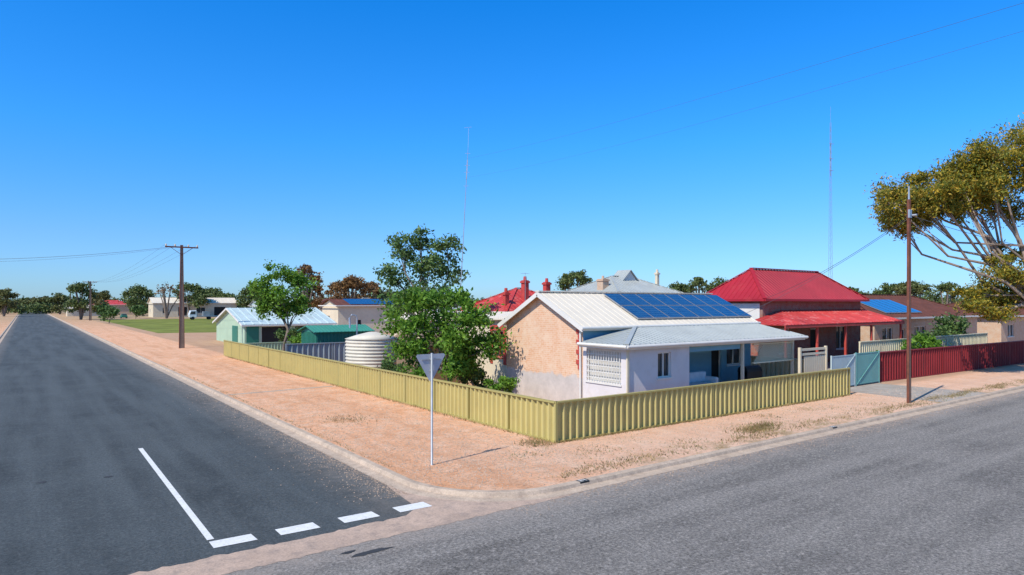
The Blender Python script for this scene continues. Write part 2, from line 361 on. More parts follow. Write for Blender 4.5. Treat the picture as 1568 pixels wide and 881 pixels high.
dr=MB(); dr.poly([(8.6,37.2,.119),(14.6,37.5,.119),(14.6,37.9,.119),(8.6,37.55,.119)]); dr.obj('concrete_path_strip',m_conc)
lw=MB(); lw.poly([(17.5,122,.119),(31,118,.119),(60,190,.119),(60,232,.119),(17.5,232,.119)]); lw.obj('lawn',m_lawn)
n=9000; P=np.empty((n,3)); k=rng.random(n)
P[:,0]=np.where(k<.5,rng.uniform(8.7,14.6,n),rng.uniform(9.5,42,n)); P[:,1]=np.where(k<.5,14+rng.exponential(9,n)+rng.uniform(0,2,n),rng.uniform(13.7,17.5,n)); P[:,2]=.12
keep=~((P[:,0]<11.5)&(P[:,1]<16.5)&((P[:,0]-11.5)**2+(P[:,1]-16.5)**2>2.8**2))&(P[:,0]>8.7)
P=P[keep]; n=len(P); s=rng.uniform(.010,.03,(n,1))
o=np.array([[1,0,0],[0,1,0],[-1,0,0],[0,-1,0]]); top=np.array([0,0,1.]); V=[]
for j in range(4):
    a=o[j];b_=o[(j+1)%4]; V.append(np.stack([P+a*s,P+b_*s,P+(b_*.3+top*.8)*s,P+(a*.3+top*.8)*s],1))
quads_obj('gravel',np.concatenate(V).reshape(-1,3),paint('gravel_stone',(.5,.36,.26),.4,.9,9))
n=5200; P=np.empty((n,3)); kk=rng.random(n)
P[:,0]=np.where(kk<.6,8.05-rng.exponential(.35,n),rng.uniform(9.5,45,n)); P[:,1]=np.where(kk<.6,15.5+rng.exponential(14,n),13.0-rng.exponential(.28,n)); P[:,2]=.006
s=rng.uniform(.008,.026,(n,1)); V=[]
for j in range(4):
    a=o[j];b_=o[(j+1)%4]; V.append(np.stack([P+a*s,P+b_*s,P+(b_*.3+top*.7)*s,P+(a*.3+top*.7)*s],1))
quads_obj('gutter_gravel',np.concatenate(V).reshape(-1,3),paint('gutter_stone',(.36,.26,.19),.5,.9,9))
def tufts(name,spots,mat):
    V=[]
    for (x,y,sx,sy,cnt,h) in spots:
        C=np.column_stack([rng.normal(x,sx,cnt),rng.normal(y,sy,cnt),np.full(cnt,.12)])
        a=rng.normal(size=(cnt,3))*[.05,.05,0]; ln=rng.normal(size=(cnt,3))*[.5,.5,0]*h; hh=h*rng.uniform(.3,1.2,(cnt,1))
        t=C+ln+np.array([0,0,1.])*hh; w=a*.16
        V.append(np.stack([C-w,C+w,t+w*.3,t-w*.3],1).reshape(-1,3))
    return quads_obj(name,np.concatenate(V),mat)
sp=[(22.6,14.9,.6,.3,900,.10),(23.6,15.2,.5,.25,500,.12),(10.9,26.5,.5,.6,500,.06),(14.3,18.0,.3,.3,300,.12)]
sp+=[(x,17.6,.7,.06,130,.10) for x in np.arange(15.5,35,1.1)]+[(x,13.85+random.random()*.7,.6,.2,random.randint(20,260),.07) for x in np.arange(13,60,.9)]+[(random.uniform(12,34),random.uniform(14.4,17.2),.5,.3,random.randint(20,160),.05) for _ in range(16)]+[(8.75,y,.06,.8,50,.06) for y in np.arange(19,60,2.5)]+[(14.75,y,.05,.6,60,.10) for y in np.arange(18.5,64,1.4)]
tufts('dry_grass',sp,m_dry)

# ---------------------------------------------------------------- fences
def colorbond(name,p0,p1,h,mat,cap=m_fencecap,pitch=.32,dep=.11,z0=.13,panel=2.9,out=-1):
    p0=Vector((p0[0],p0[1],0));p1=Vector((p1[0],p1[1],0)); L=(p1-p0).length;u=(p1-p0)/L; n=Vector((u.y,-u.x,0))*(-out)
    e=empty(name,(p0.x,p0.y,0)); S=MB(); s=0; pr=[]
    while s<L-.01:
        for (f,d) in ((0,0),(.16,0),(.32,dep),(.84,dep)): 
            if s+f*pitch<=L: pr.append((s+f*pitch,d))
        s+=pitch
    for i in range(len(pr)-1):
        a,b_=pr[i],pr[i+1]; A=p0+u*a[0]-n*a[1]; B=p0+u*b_[0]-n*b_[1]
        S.poly([A+Vector((0,0,z0)),B+Vector((0,0,z0)),B+Vector((0,0,h)),A+Vector((0,0,h))])
    S.obj('sheeting',mat,e)
    C=MB(); off=-n*dep*.5
    C.beam(p0+off+Vector((0,0,h+.01)),p1+off+Vector((0,0,h+.01)),dep+.05,.06); C.beam(p0+off+Vector((0,0,z0+.015)),p1+off+Vector((0,0,z0+.015)),dep+.04,.05)
    k=0.
    while k<=L+.01:
        q=p0+u*min(k,L)+off; C.box(q.x-.045,q.y-.045,.05,q.x+.045,q.y+.045,h+.05); k+=L/max(1,round(L/panel))
    C.obj('rails_and_posts',cap,e); return e
colorbond('yellow_steel_fence',(14.9,17.7),(15.0,66.2),1.52,m_fence,out=1)
colorbond('yellow_steel_fence',(14.97,17.66),(35.45,17.66),1.52,m_fence,out=-1)
colorbond('maroon_steel_fence',(42.6,19.4),(74,18.2),1.95,m_maroon,m_maroon,.33)
colorbond('cream_steel_fence',(46,22.2),(69,22.2),2.35,m_cream,m_cream,.3)
colorbond('side_boundary_fence',(35.5,20.2),(35.5,66),1.8,m_cream,m_cream,.3)
colorbond('grey_steel_fence',(15.6,49.5),(22.5,49.0),1.95,m_greyfence,m_greyfence,.4)
colorbond('rear_boundary_fence',(15.2,66.2),(35.5,66.2),1.15,m_palegreen,m_palegreen,.3)
def gate(name,x0,x1,y,h,mat):
    e=empty(name,(x0,y)); S=MB(); x=x0+.06
    while x<x1-.1: S.box(x,y-.015,.2,x+.13,y+.015,h-.05); x+=.15
    S.obj('slats',mat,e); Fm=MB(); Fm.box(x0,y-.04,.1,x0+.055,y+.04,h); Fm.box(x1-.055,y-.04,.1,x1,y+.04,h); Fm.box(x0+.055,y-.03,h-.09,x1-.055,y+.03,h-.04); Fm.box(x0+.055,y-.03,.22,x1-.055,y+.03,.27); Fm.beam((x0+.1,y-.04,.25),(x1-.1,y-.04,h-.1),.03,.03)
    Fm.obj('gate_frame',mat,e)
gate('pale_steel_gate',36.6,39.3,19.3,2.05,m_palegate); gate('teal_steel_gate',39.4,42.3,19.3,2.1,m_teal)
e=empty('cream_timber_fence',(33.6,19.6)); S=MB(); x=34.3
while x<36.5: S.box(x,19.58,.1,x+.16,19.62,2.1); x+=.2
for zz in (2.15,2.4): S.box(33.9,19.56,zz,36.6,19.64,zz+.13)
S.box(33.8,19.52,.1,33.93,19.66,2.6); S.box(36.5,19.52,.1,36.62,19.66,2.6); S.obj('palings',m_creamwall,e)

# ---------------------------------------------------------------- main cottage
H=empty('brick_cottage',(21,20.1))
W=MB(); W.poly([(21,22.9,0),(21,29.0,0),(21,29.0,4.0),(21,25.95,5.5),(21,22.9,4.0)]); W.obj('gable_wall',m_brick,H)
W=MB(); W.poly([(34.3,22.9,0),(34.3,29.0,0),(34.3,29.0,4.0),(34.3,25.95,5.5),(34.3,22.9,4.0)]); W.obj('far_gable_wall',m_brick,H)
wall('front_wall',H,m_blue,(21.0,22.9),(1,0),(0,-1),13.3,0,4.0,[(5.6,6.9,1.5,2.9,'win'),(9.6,10.5,.55,2.85,'door'),(11.0,12.4,1.5,2.8,'win')])
wall('rear_wall',H,m_brick,(34.3,29.0),(-1,0),(0,1),13.3,0,4.0)
wall('porch_front_wall',H,m_render,(21.0,20.1),(1,0),(0,-1),4.2,0,3.2,[(2.0,2.9,1.62,2.78,'win')])
wall('porch_side_wall',H,m_render,(21.0,22.9),(0,-1),(-1,0),2.8,0,3.2,[(.25,2.45,1.42,2.9,'open')],glass=m_blind)
wall('porch_return_wall',H,m_blue,(25.2,20.1),(0,1),(1,0),2.8,0,3.2)
G=MB()
for i in range(13): y=20.5+i*.165; G.box(20.97,y,1.45,20.99,y+.035,2.87)
for i in range(5): zz=1.6+i*.27; G.box(20.955,20.46,zz,20.968,22.65,zz+.03)
G.obj('window_grille',m_trimwhite,H)
P_=MB(); P_.box(20.95,20.02,0.05,21.07,20.09,3.2); 
for x in (29.35,33.95): P_.box(x,20.05,.4,x+.13,20.18,3.1)
P_.box(25.3,20.04,2.95,34.1,20.14,3.14); P_.obj('verandah_posts',m_creamwall,H)
Dk=MB(); Dk.box(25.25,20.0,0,34.2,22.88,.5); Dk.obj('verandah_floor',m_conc2,H)
Lt=MB()
for i in range(30):
    x=30.4+i*.115
    Lt.beam((x,20.1,1.95),(min(x+.9,33.9),20.1,1.95+min(.9,33.9-x)),.03,.015,(0,1,0)); Lt.beam((x,20.13,2.85),(min(x+.9,33.9),20.13,2.85-min(.9,33.9-x)),.03,.015,(0,1,0))
Lt.box(30.3,20.05,1.88,33.95,20.17,1.95); Lt.box(30.3,20.05,2.86,33.95,20.17,2.92); Lt.obj('lattice',m_cream,H)
Bl=MB(); Bl.box(25.22,20.16,2.7,29.3,20.2,3.1); Bl.obj('blue_lintel',m_blue,H)
Rf=MB(); roof_plane(Rf,[(20.7,22.62,3.88),(34.6,22.62,3.88),(34.6,25.95,5.58),(20.7,25.95,5.58)],(1,0,0),.42,.015,.06)
roof_plane(Rf,[(20.7,29.3,3.88),(34.6,29.3,3.88),(34.6,25.95,5.58),(20.7,25.95,5.58)],(1,0,0),.42,.015,.06)
Rf.beam((20.68,25.95,5.62),(34.62,25.95,5.62),.3,.05); Rf.obj('main_roof',m_roofcream,H)
Bb=MB()
for x in (20.68,34.63):
    Bb.beam((x,22.55,3.77),(x,25.95,5.47),.04,.22); Bb.beam((x,29.35,3.77),(x,25.95,5.47),.04,.22)
Bb.tube([(20.6,22.55,3.86),(34.7,22.55,3.86)],.07,8); Bb.box(20.7,22.66,3.72,34.6,22.7,3.86)
Bb.tube([(20.62,19.72,3.14),(34.85,19.72,3.14)],.075,8); Bb.box(20.66,19.8,3.0,34.75,19.84,3.16); Bb.box(20.64,19.84,3.0,20.68,22.8,3.16); Bb.tube([(20.58,19.7,3.14),(20.58,22.8,3.14)],.07,8)
Bb.tube([(20.9,22.98,3.8),(20.9,22.98,.2)],.05,8)
Bb.obj('fascia_and_gutters',m_trimwhite,H)
Vr=MB(); roof_plane(Vr,[(20.62,19.75,3.22),(34.8,19.75,3.22),(34.3,22.6,3.84),(24.2,22.6,3.84)],(1,0,0),.33,.03,.08)
roof_plane(Vr,[(20.62,19.75,3.22),(24.2,22.6,3.84),(20.62,22.6,3.22)],(0,1,0),.33,.03,.08)
Vr.beam((20.62,19.75,3.26),(24.2,22.6,3.89),.2,.04); Vr.obj('verandah_roof',m_roofgrey,H)
Q=MB(); 
for i in range(9):
    zz=1.9+i*.24; Q.box(20.955,23.12,zz,20.995,23.12+(.22 if i%2 else .1),zz+.2)
Q.obj('red_quoins',m_redtrim,H)
sl=math.atan2(1.7,3.33); zf=lambda y:3.88+(y-22.62)*math.tan(sl)+.13
So=MB();Fr=MB(); w=1.2
for i in range(8):
    x=24.95+i*(w+.025)
    for (y0,y1) in ((23.1,24.33),(24.36,25.6)):
        So.poly([(x+.035,y0+.03,zf(y0+.03)+.012),(x+w-.035,y0+.03,zf(y0+.03)+.012),(x+w-.035,y1-.03,zf(y1-.03)+.012),(x+.035,y1-.03,zf(y1-.03)+.012)])
        Fr.prism([(x,y0,zf(y0)),(x+w,y0,zf(y0)),(x+w,y1,zf(y1)),(x,y1,zf(y1))],(0,.01,-.05))
So.obj('solar_panel_cells',m_solar,H); Fr.obj('solar_panel_frames',m_steel,H)
wall('rear_wing_side_wall',H,m_creamwall,(22.0,38.0),(0,-1),(-1,0),9.0,0,4.1,[(6.4,7.3,1.9,3.4,'win'),(2.5,3.6,.6,2.9,'door')],frame=m_redtrim)
wall('rear_wing_end_wall',H,m_creamwall,(22.0,38.0),(1,0),(0,1),8,0,4.1)
Rw=MB(); roof_plane(Rw,[(21.7,29.3,4.15),(21.7,38.3,3.9),(30.2,38.3,4.6),(30.2,29.3,4.9)],(0,1,0),.42,.02,.06); Rw.obj('rear_wing_roof',m_roofcream,H)
Q=MB()
for (y0,y1,z0,z1) in ((30.4,30.66,1.5,3.7),(31.74,32.0,1.5,3.7),(30.66,31.74,3.45,3.75),(29.15,29.45,0.2,4.0)): Q.box(21.96,y0,z0,21.995,y1,z1)
Q.obj('red_brick_trim',m_redtrim,H)
L2=MB(); L2.box(18.9,34.5,0,21.98,38,2.4); L2.obj('lean_to_walls',m_wood,H)
L2=MB(); roof_plane(L2,[(18.6,34.2,2.45),(18.6,38.2,2.45),(22.0,38.2,2.95),(22.0,34.2,2.95)],(0,1,0),.3,.03,.08); L2.obj('lean_to_roof',m_rustroof,H)
def chimney(par,x,y,z0,z1,mat,w=.6):
    c=MB(); c.box(x-w/2,y-w/2,z0,x+w/2,y+w/2,z1); c.box(x-w/2-.08,y-w/2-.08,z1-.25,x+w/2+.08,y+w/2+.08,z1-.08); c.tube([(x,y,z1),(x,y,z1+.35)],[.16,.13],8); c.obj('chimney',mat,par)
e=empty('outdoor_sofa',(26.9,21.2)); S=MB(); S.box(26.0,20.9,.62,28.4,21.7,.95); S.box(26.0,21.55,.95,28.4,21.75,1.5); S.box(25.9,20.85,.6,26.1,21.75,1.25); S.box(28.3,20.85,.6,28.5,21.75,1.25); S.obj('cushions',m_fabric,e,False,.08)
S=MB(); [S.box(x,y,.5,x+.08,y+.08,.62) for x in (25.95,28.35) for y in (20.9,21.6)]; S.obj('feet',m_wood,e)
e=empty('covered_barbecue',(31.6,21.2)); S=MB(); S.box(31.0,20.9,.75,32.4,21.5,1.35); S.tube([(31.0,21.2,1.35),(32.4,21.2,1.35)],.28,10); S.obj('hood',m_black,e,False,.03)
S=MB(); [S.box(x,y,.5,x+.06,y+.06,.75) for x in (31.05,32.3) for y in (20.95,21.4)]; S.obj('legs',m_black,e)

# ---------------------------------------------------------------- water tank
def tank(name,x,y,Rr,h,mat):
    e=empty(name,(x,y)); T=MB(); n=48; rings=[]; k=int(h/.045)
    for i in range(k+1):
        z=.1+h*i/k; rings.append((Rr+.035*math.sin(2*math.pi*z/.22),z))
    rings+=[(Rr+.06,h+.12),(Rr*.55,h+.38),(.25,h+.55),(.01,h+.56)]
    for (r_,z) in rings:
        for j in range(n): t=2*math.pi*j/n; T.v.append((x+r_*math.cos(t),y+r_*math.sin(t),z))
    for i in range(len(rings)-1):
        for j in range(n): a=i*n+j;b_=i*n+(j+1)%n; T.f.append((a,b_,b_+n,a+n))
    T.obj('tank_shell',mat,e,True); return e
e=tank('corrugated_water_tank',18.6,41.0,1.72,2.55,m_tank)
S=MB(); S.tube([(18.6,43.5,0),(18.6,43.5,3.9),(18.5,43.5,4.15),(18.2,43.5,4.2),(18.0,43.4,4.0),(18.0,43.3,3.3)],.06,8); S.obj('inlet_pipe',m_steel,e)
tank('tank_shaded_side',20.6,40.4,.85,2.5,m_wood)  # brown cylinder added to give the cream tank its shaded side

# ---------------------------------------------------------------- sheds
S_=empty('pale_green_shed',(20.4,80))
W=MB(); W.poly([(20.4,80,0),(20.4,94,0),(20.4,94,2.6),(20.4,87,4.4),(20.4,80,2.6)]); W.poly([(31,80,0),(31,94,0),(31,94,2.6),(31,87,4.4),(31,80,2.6)]); W.obj('gable_walls',m_palegreen,S_)
wall('front_wall',S_,m_palegreen,(20.4,80),(1,0),(0,-1),10.6,0,2.6,[(1.9,4.9,.1,2.3,'open'),(5.8,8.2,.1,2.3,'open')],glass=m_dark)  # near-black panes fill the open bays, shade of the interior put into colour
Rf=MB(); roof_plane(Rf,[(20.0,79.6,2.55),(31.4,79.6,2.55),(31.4,87,4.45),(20.0,87,4.45)],(1,0,0),.9,.05,.12); roof_plane(Rf,[(20.0,94.4,2.55),(31.4,94.4,2.55),(31.4,87,4.45),(20.0,87,4.45)],(1,0,0),.9,.05,.12); Rf.obj('roof',m_shedroof,S_)
D=MB(); D.box(20.36,83,.1,20.39,85.6,2.3); D.box(20.6,79.93,.1,22.0,79.98,2.3); D.obj('green_doors',m_greenshed,S_)
Gt=MB(); Gt.box(19.95,79.5,2.35,31.5,79.58,2.5); [Gt.beam((19.98,79.6,2.45),(19.98,87,4.35),.05,.2),Gt.beam((19.98,94.4,2.45),(19.98,87,4.35),.05,.2)]; Gt.obj('white_trim',m_trimwhite,S_)
S_=empty('dark_green_shed',(18.2,51)); D=MB(); x0,y0,x1,y1=18.6,51.5,23.2,55
x=x0
D.box(x0,y0,0,x1,y1,2.7)
while x<x1: D.box(x,y0-.04,0,x+.12,y0,2.7); x+=.3
y=y0
while y<y1: D.box(x0-.04,y,0,x0,y+.12,2.7); y+=.3
D.obj('walls',m_greenshed,S_)
Rf=MB(); roof_plane(Rf,[(18.3,51.2,2.72),(23.5,51.2,2.72),(23.5,53.2,3.2),(18.3,53.2,3.2)],(1,0,0),.3,.03,.08); roof_plane(Rf,[(18.3,55.3,2.72),(23.5,55.3,2.72),(23.5,53.2,3.2),(18.3,53.2,3.2)],(1,0,0),.3,.03,.08)
Rf.poly([(18.59,51.5,2.7),(18.59,55,2.7),(18.59,53.2,3.18)]); Rf.obj('roof',paint('green_roof',(.05,.24,.17),.1,.5,.8),S_)

# ---------------------------------------------------------------- generic houses
def hiphouse(name,x0,y0,x1,y1,zw,zr,wm,rm,ops=(),ov=.45,hip=True,rib=.5,h=None,z0=0):
    e=empty(name,(x0,y0)); 
    wall('front_wall',e,wm,(x0,y0),(1,0),(0,-1),x1-x0,z0,zw,ops); wall('left_wall',e,wm,(x0,y1),(0,-1),(-1,0),y1-y0,z0,zw,[(.3*(y1-y0),.3*(y1-y0)+1.3,1.6,3.0,'win')] if y1-y0>5 else ())
    wall('back_wall',e,wm,(x1,y1),(-1,0),(0,1),x1-x0,z0,zw); wall('right_wall',e,wm,(x1,y0),(0,1),(1,0),y1-y0,z0,zw)
    X0,Y0,X1,Y1=x0-ov,y0-ov,x1+ov,y1+ov; ym=(Y0+Y1)/2; hh=(Y1-Y0)/2 if h is None else h
    if not hip: hh=0
    A=(X0,Y0,zw);B=(X1,Y0,zw);C=(X1,Y1,zw);D=(X0,Y1,zw);E=(X0+hh,ym,zr);Fp=(X1-hh,ym,zr); R_=MB()
    roof_plane(R_,[A,B,Fp,E],(1,0,0),rib,.035,.09); roof_plane(R_,[D,C,Fp,E],(1,0,0),rib,.035,.09)
    if hip:
        roof_plane(R_,[D,A,E],(0,1,0),rib,.035,.09); roof_plane(R_,[B,C,Fp],(0,1,0),rib,.035,.09)
        for q,t_ in ((A,E),(D,E),(B,Fp),(C,Fp)): R_.beam(Vector(q)+Vector((0,0,.05)),Vector(t_)+Vector((0,0,.05)),.25,.05)
    else:
        W=MB(); W.poly([(x0,y0,zw),(x0,y1,zw),(x0,(y0+y1)/2,zr-.1)]); W.poly([(x1,y0,zw),(x1,y1,zw),(x1,(y0+y1)/2,zr-.1)]); W.obj('gables',wm,e)
    R_.beam(Vector(E)+Vector((0,0,.06)),Vector(Fp)+Vector((0,0,.06)),.3,.06); R_.obj('roof',rm,e)
    G_=MB(); G_.beam((X0,Y0-.03,zw-.06),(X1,Y0-.03,zw-.06),.1,.16); G_.beam((X0-.03,Y0,zw-.06),(X0-.03,Y1,zw-.06),.1,.16); G_.obj('gutters',rm if rm in (m_roofred,) else m_trimwhite,e)
    return e
RH=hiphouse('red_roof_house',41.4,26.7,55.3,31.6,5.3,7.6,m_redbrick,m_roofred,[(2,3.4,1.4,3.2,'win'),(6.2,7.3,.6,3.1,'door'),(10,11.6,1.4,3.2,'win')],h=2.75,rib=.4)
V_=MB(); roof_plane(V_,[(39,23.5,3.62),(55.8,23.5,3.62),(55.8,26.68,4.5),(43.6,26.68,4.5)],(1,0,0),.4,.035,.1); roof_plane(V_,[(39,23.5,3.62),(43.6,26.68,4.5),(39,26.68,3.62)],(0,1,0),.4,.035,.1); V_.obj('verandah_roof',m_roofred2,RH)
V_=MB(); [V_.box(x,23.6,.1,x+.14,23.74,3.5) for x in (39.2,43,46.8,50.6,55.4)]; V_.box(39,23.52,3.4,55.8,23.6,3.58); V_.obj('verandah_posts',m_redtrim,RH)
V_=MB(); V_.box(39,23.5,0,55.7,26.65,.45); V_.obj('verandah_floor',m_conc2,RH)
V_=MB(); V_.box(41.33,26.9,3.0,41.39,29.5,5.0); V_.obj('white_side_panel',m_trimwhite,RH)
BH=hiphouse('brown_roof_house',60.5,28,84,38,3.7,5.9,m_tanbrick,m_roofbrown,[(1.5,3.5,1.2,2.8,'win'),(5,6,.2,2.6,'door'),(8,10.5,1.2,2.8,'win'),(14,17.5,.2,2.7,'door')],rib=.6)
So=MB();Fr=MB()
zb=lambda y:3.7+(y-27.55)*2.2/5.45+.12
for i in range(6):
    x=63.6+i*1.25
    So.poly([(x+.04,28.4,zb(28.4)+.02),(x+1.18,28.4,zb(28.4)+.02),(x+1.18,31.4,zb(31.4)+.02),(x+.04,31.4,zb(31.4)+.02)]); Fr.prism([(x,28.35,zb(28.35)),(x+1.22,28.35,zb(28.35)),(x+1.22,31.45,zb(31.45)),(x,31.45,zb(31.45))],(0,.01,-.05))
So.obj('solar_panel_cells',paint('light_solar',(.02,.12,.28),.1,.15,1,.5),BH); Fr.obj('solar_panel_frames',m_steel,BH)
hiphouse('pink_brick_house',88,27,104,37,3.6,5.4,m_tanbrick,m_roofbrown,[(2,4,1.2,2.6,'win')],rib=.6)
GH=hiphouse('grey_roof_house',50.5,49.5,60,58,6.2,8.1,m_creamwall,m_roofgrey,[(2,3.5,1.4,3,'win')],h=3.6,rib=.5)
W=MB(); W.poly([(54.3,52.6,7.6),(56.6,52.6,7.6),(55.45,52.6,8.75)]); W.obj('gablet_face',m_trimwhite,GH)
W=MB(); roof_plane(W,[(54.0,52.4,7.5),(54.0,54.5,7.5),(55.45,54.5,8.85),(55.45,52.4,8.85)],(0,1,0)); roof_plane(W,[(56.9,52.4,7.5),(56.9,54.5,7.5),(55.45,54.5,8.85),(55.45,52.4,8.85)],(0,1,0)); W.obj('gablet_roof',m_roofgrey,GH)
chimney(GH,51.0,52.4,6,7.7,m_tanbrick,.9); chimney(GH,58.8,51.5,6,8.6,m_creamwall,.35)
R2H=hiphouse('faded_red_roof_house',33.0,45.5,41.5,53,4.3,6.4,m_redbrick,m_roofred2,[(2,3.4,1.4,3,'win')],rib=.5)
chimney(R2H,36.3,47.3,5,7.1,m_red,.5); chimney(R2H,39.0,47.5,5,7.0,m_red,.5); chimney(R2H,33.6,46.5,4.5,6.0,m_red,.4)
CH=hiphouse('cream_building',40,101,51,108,4.7,5.75,m_creamwall,m_roofbrown,[(3,4,.2,2.4,'door')],hip=False,rib=1)
So=MB(); So.poly([(42,101,4.9),(50.5,101,4.9),(50.5,104.2,5.78),(42,104.2,5.78)]); So.obj('solar_panels',m_solar,CH)
hiphouse('white_house',36,262,64,273,5.2,7.2,m_creamwall,m_roofcream,[(3,5,1.5,3.6,'win'),(8,11,.5,3.8,'door'),(14,17,1.5,3.6,'win'),(20,24,.5,3.8,'door')],hip=False,rib=1.5)
hiphouse('farm_shed',66,240,86,252,4.2,6,m_palegate,m_roofgrey,[(3,7,.2,3.5,'door')],hip=False,rib=2)
hiphouse('distant_house',22,330,38,342,4.5,6.5,m_tanbrick,m_roofred2,rib=2)
hiphouse('distant_house',62,170,74,180,4.8,6.6,m_creamwall,m_roofbrown,[(3,5,1.5,3,'win')],rib=2)
hiphouse('distant_house',55,130,63,137,4.4,6.2,m_greyfence,m_roofgrey,rib=2)
hiphouse('distant_house',-40,380,-18,392,4.5,6.5,m_tanbrick,m_roofred,rib=2)
hiphouse('distant_house',12.5,300,24,310,3.2,4.6,m_creamwall,m_roofcream,rib=2)
hiphouse('distant_house',44,72,52,79,3.8,5.2,m_creamwall,m_roofgrey,rib=1)
hiphouse('distant_house',34,66.5,40,70,3.2,4.2,m_creamwall,m_roofcream,rib=1)

# ---------------------------------------------------------------- poles, wires, masts
def catenary(p,q,sag,n=24):
    p=Vector(p);q=Vector(q); return [p.lerp(q,i/n)-Vector((0,0,sag*4*(i/n)*(1-i/n))) for i in range(n+1)]
def stobie(name,x,y,h,wb,wt,cross=None,face='x',rust=m_rust,tb=.13,tt=.09,ch=.2):
    e=empty(name,(x,y)); C=MB(); St=MB(); ux=(1,0) if face=='x' else (0,1); px=(0,1) if face=='x' else (1,0)
    def ring(z,w,t): return [(x+ux[0]*a*w/2+px[0]*b_*t/2,y+ux[1]*a*w/2+px[1]*b_*t/2,z) for a,b_ in ((-1,-1),(1,-1),(1,1),(-1,1))]
    a=ring(0,wb,tb);b_=ring(h,wt,tt); i=len(C.v); C.v+=a+b_; C.f+=[(i,i+1,i+5,i+4),(i+1,i+2,i+6,i+5),(i+2,i+3,i+7,i+6),(i+3,i,i+4,i+7),(i+4,i+5,i+6,i+7)]
    C.obj('concrete_core',m_pconc,e)
    for s in (-1,1):
        St.beam((x+ux[0]*s*(wb/2+.012),y+ux[1]*s*(wb/2+.012),0),(x+ux[0]*s*(wt/2+.012),y+ux[1]*s*(wt/2+.012),h),.04 if face=='x' else ch,ch if face=='x' else .04,(1,0,0) if face=='y' else (0,1,0))
    St.obj('steel_channels',rust,e)
    if cross:
        A=MB(); I=MB(); L=cross
        A.beam((x-L/2,y-.1,h-.25),(x+L/2,y-.1,h-.25),.1,.14); A.beam((x-L/3,y-.1,h-.3),(x,y-.1,h-1.1),.04,.04); A.beam((x+L/3,y-.1,h-.3),(x,y-.1,h-1.1),.04,.04); A.obj('crossarm',m_rust,e)
        for k in (-.47,-.2,.2,.47): I.tube([(x+L*k,y-.1,h-.18),(x+L*k,y-.1,h-.06),(x+L*k,y-.1,h+.06)],[.05,.09,.05],8)
        I.obj('insulators',m_creamwall,e)
    return e
stobie('utility_pole',13.7,79.5,11.4,.5,.2,3.3)
stobie('utility_pole',14.9,225,11.4,.6,.3,3.3); stobie('utility_pole',14.9,330,11,.6,.3,3.3); stobie('utility_pole',14.9,440,11,.6,.3,3.3)
stobie('utility_pole',-4.5,520,11,.6,.3,3.3)
e=stobie('utility_pole',34.86,14.5,10.1,.17,.10,None,'x',tb=.11,tt=.07,ch=.12)
I=MB(); I.box(34.76,14.42,9.2,35.0,14.5,9.6); I.tube([(34.86,14.5,10.1),(34.86,14.5,10.75)],[.05,.035],8); I.tube([(34.75,14.3,9.3),(34.75,14.1,9.3)],.05,8); I.obj('bracket',m_steel,e)
stobie('utility_pole',75,14.5,10.1,.4,.2,None,'y'); stobie('utility_pole',12,.6,9.6,.35,.2,None,'y'); stobie('utility_pole',-20,86,9.5,.5,.25,None)
wr=MB()
def wire(p,q,sag,r=.014): wr.tube(catenary(p,q,sag),r,4,False)
for k in (-.47,-.2,.2,.47): wire((13.7+3.3*k,79.4,11.45),(14.9+3.3*k,224.9,11.45),1.6,.010)
wire((13.0,79.4,11.2),(-20,86,9.4),1.0,.015); wire((13.0,79.4,11.1),(-20,86,9.2),1.1,.009)
wire((34.9,14.4,9.3),(75,14.4,9.3),.7,.014); wire((34.9,14.5,9.3),(41.5,26.4,5.4),.35,.013); wire((34.9,14.5,9.2),(33.0,22.7,4.3),.3,.010)
wire((12,.6,9.5),(24.2,38.1,14.9),.25,.0028); wire((12,.6,9.15),(24.1,38.2,13.6),.35,.0022)
wr.obj('overhead_wires',m_wire)
e=empty('antenna_mast',(23.8,38.4)); A=MB()
b0=Vector((23.8,38.4,3.9)); tp=Vector((24.3,38.05,15.6)); A.tube([b0,b0.lerp(tp,.6),tp],[.03,.025,.015],6)
for f in (.78,.86,.9,.97): p=b0.lerp(tp,f); A.beam(p-Vector((.14,-.10,0)),p+Vector((.14,-.10,0)),.02,.02)
A.beam(b0.lerp(tp,.82),b0.lerp(tp,.93),.07,.07); A.tube([tp,tp+Vector((.05,0,1.4))],.010,4)
A.beam(tp+Vector((-.2,.15,1.4)),tp+Vector((.2,-.15,1.45)),.015,.015); A.obj('mast',m_steel,e)
tx,ty=from_view(.483,62); e=empty('lattice_radio_mast',(tx,ty)); A=MB(); Ht=22
legs=[]
for k in range(3): a=k*2.094+.4; legs.append((math.cos(a),math.sin(a)))
rad=lambda z:.27-.21*z/Ht
for (c,s_) in legs: A.tube([(tx+c*rad(0),ty+s_*rad(0),0),(tx+c*rad(Ht),ty+s_*rad(Ht),Ht)],.013,4)
z=0.
while z<Ht-.8:
    for k in range(3):
        c,s_=legs[k];c2,s2=legs[(k+1)%3]; A.tube([(tx+c*rad(z),ty+s_*rad(z),z),(tx+c2*rad(z+.7),ty+s2*rad(z+.7),z+.7)],.007,3,False)
    z+=.7
A.beam((tx,ty,17),(tx,ty,20),.05,.05); A.tube([(tx,ty,Ht),(tx,ty,Ht+1.5)],.012,4); 
for zz in (17.5,18.6,20): A.beam((tx-.2,ty,zz),(tx+.25,ty-.15,zz),.04,.04)
A.obj('lattice',m_steel,e)
x,y=from_view(.02,55); e=empty('television_antenna',(x,y)); A=MB(); A.tube([(x,y,3.5),(x,y,7.6)],.02,4); A.beam((x-.4,y,7.5),(x+.4,y,7.5),.02,.02)
for k in range(5): A.beam((x-.35+k*.17,y-.2,7.5),(x-.35+k*.17,y+.2,7.5),.012,.012)
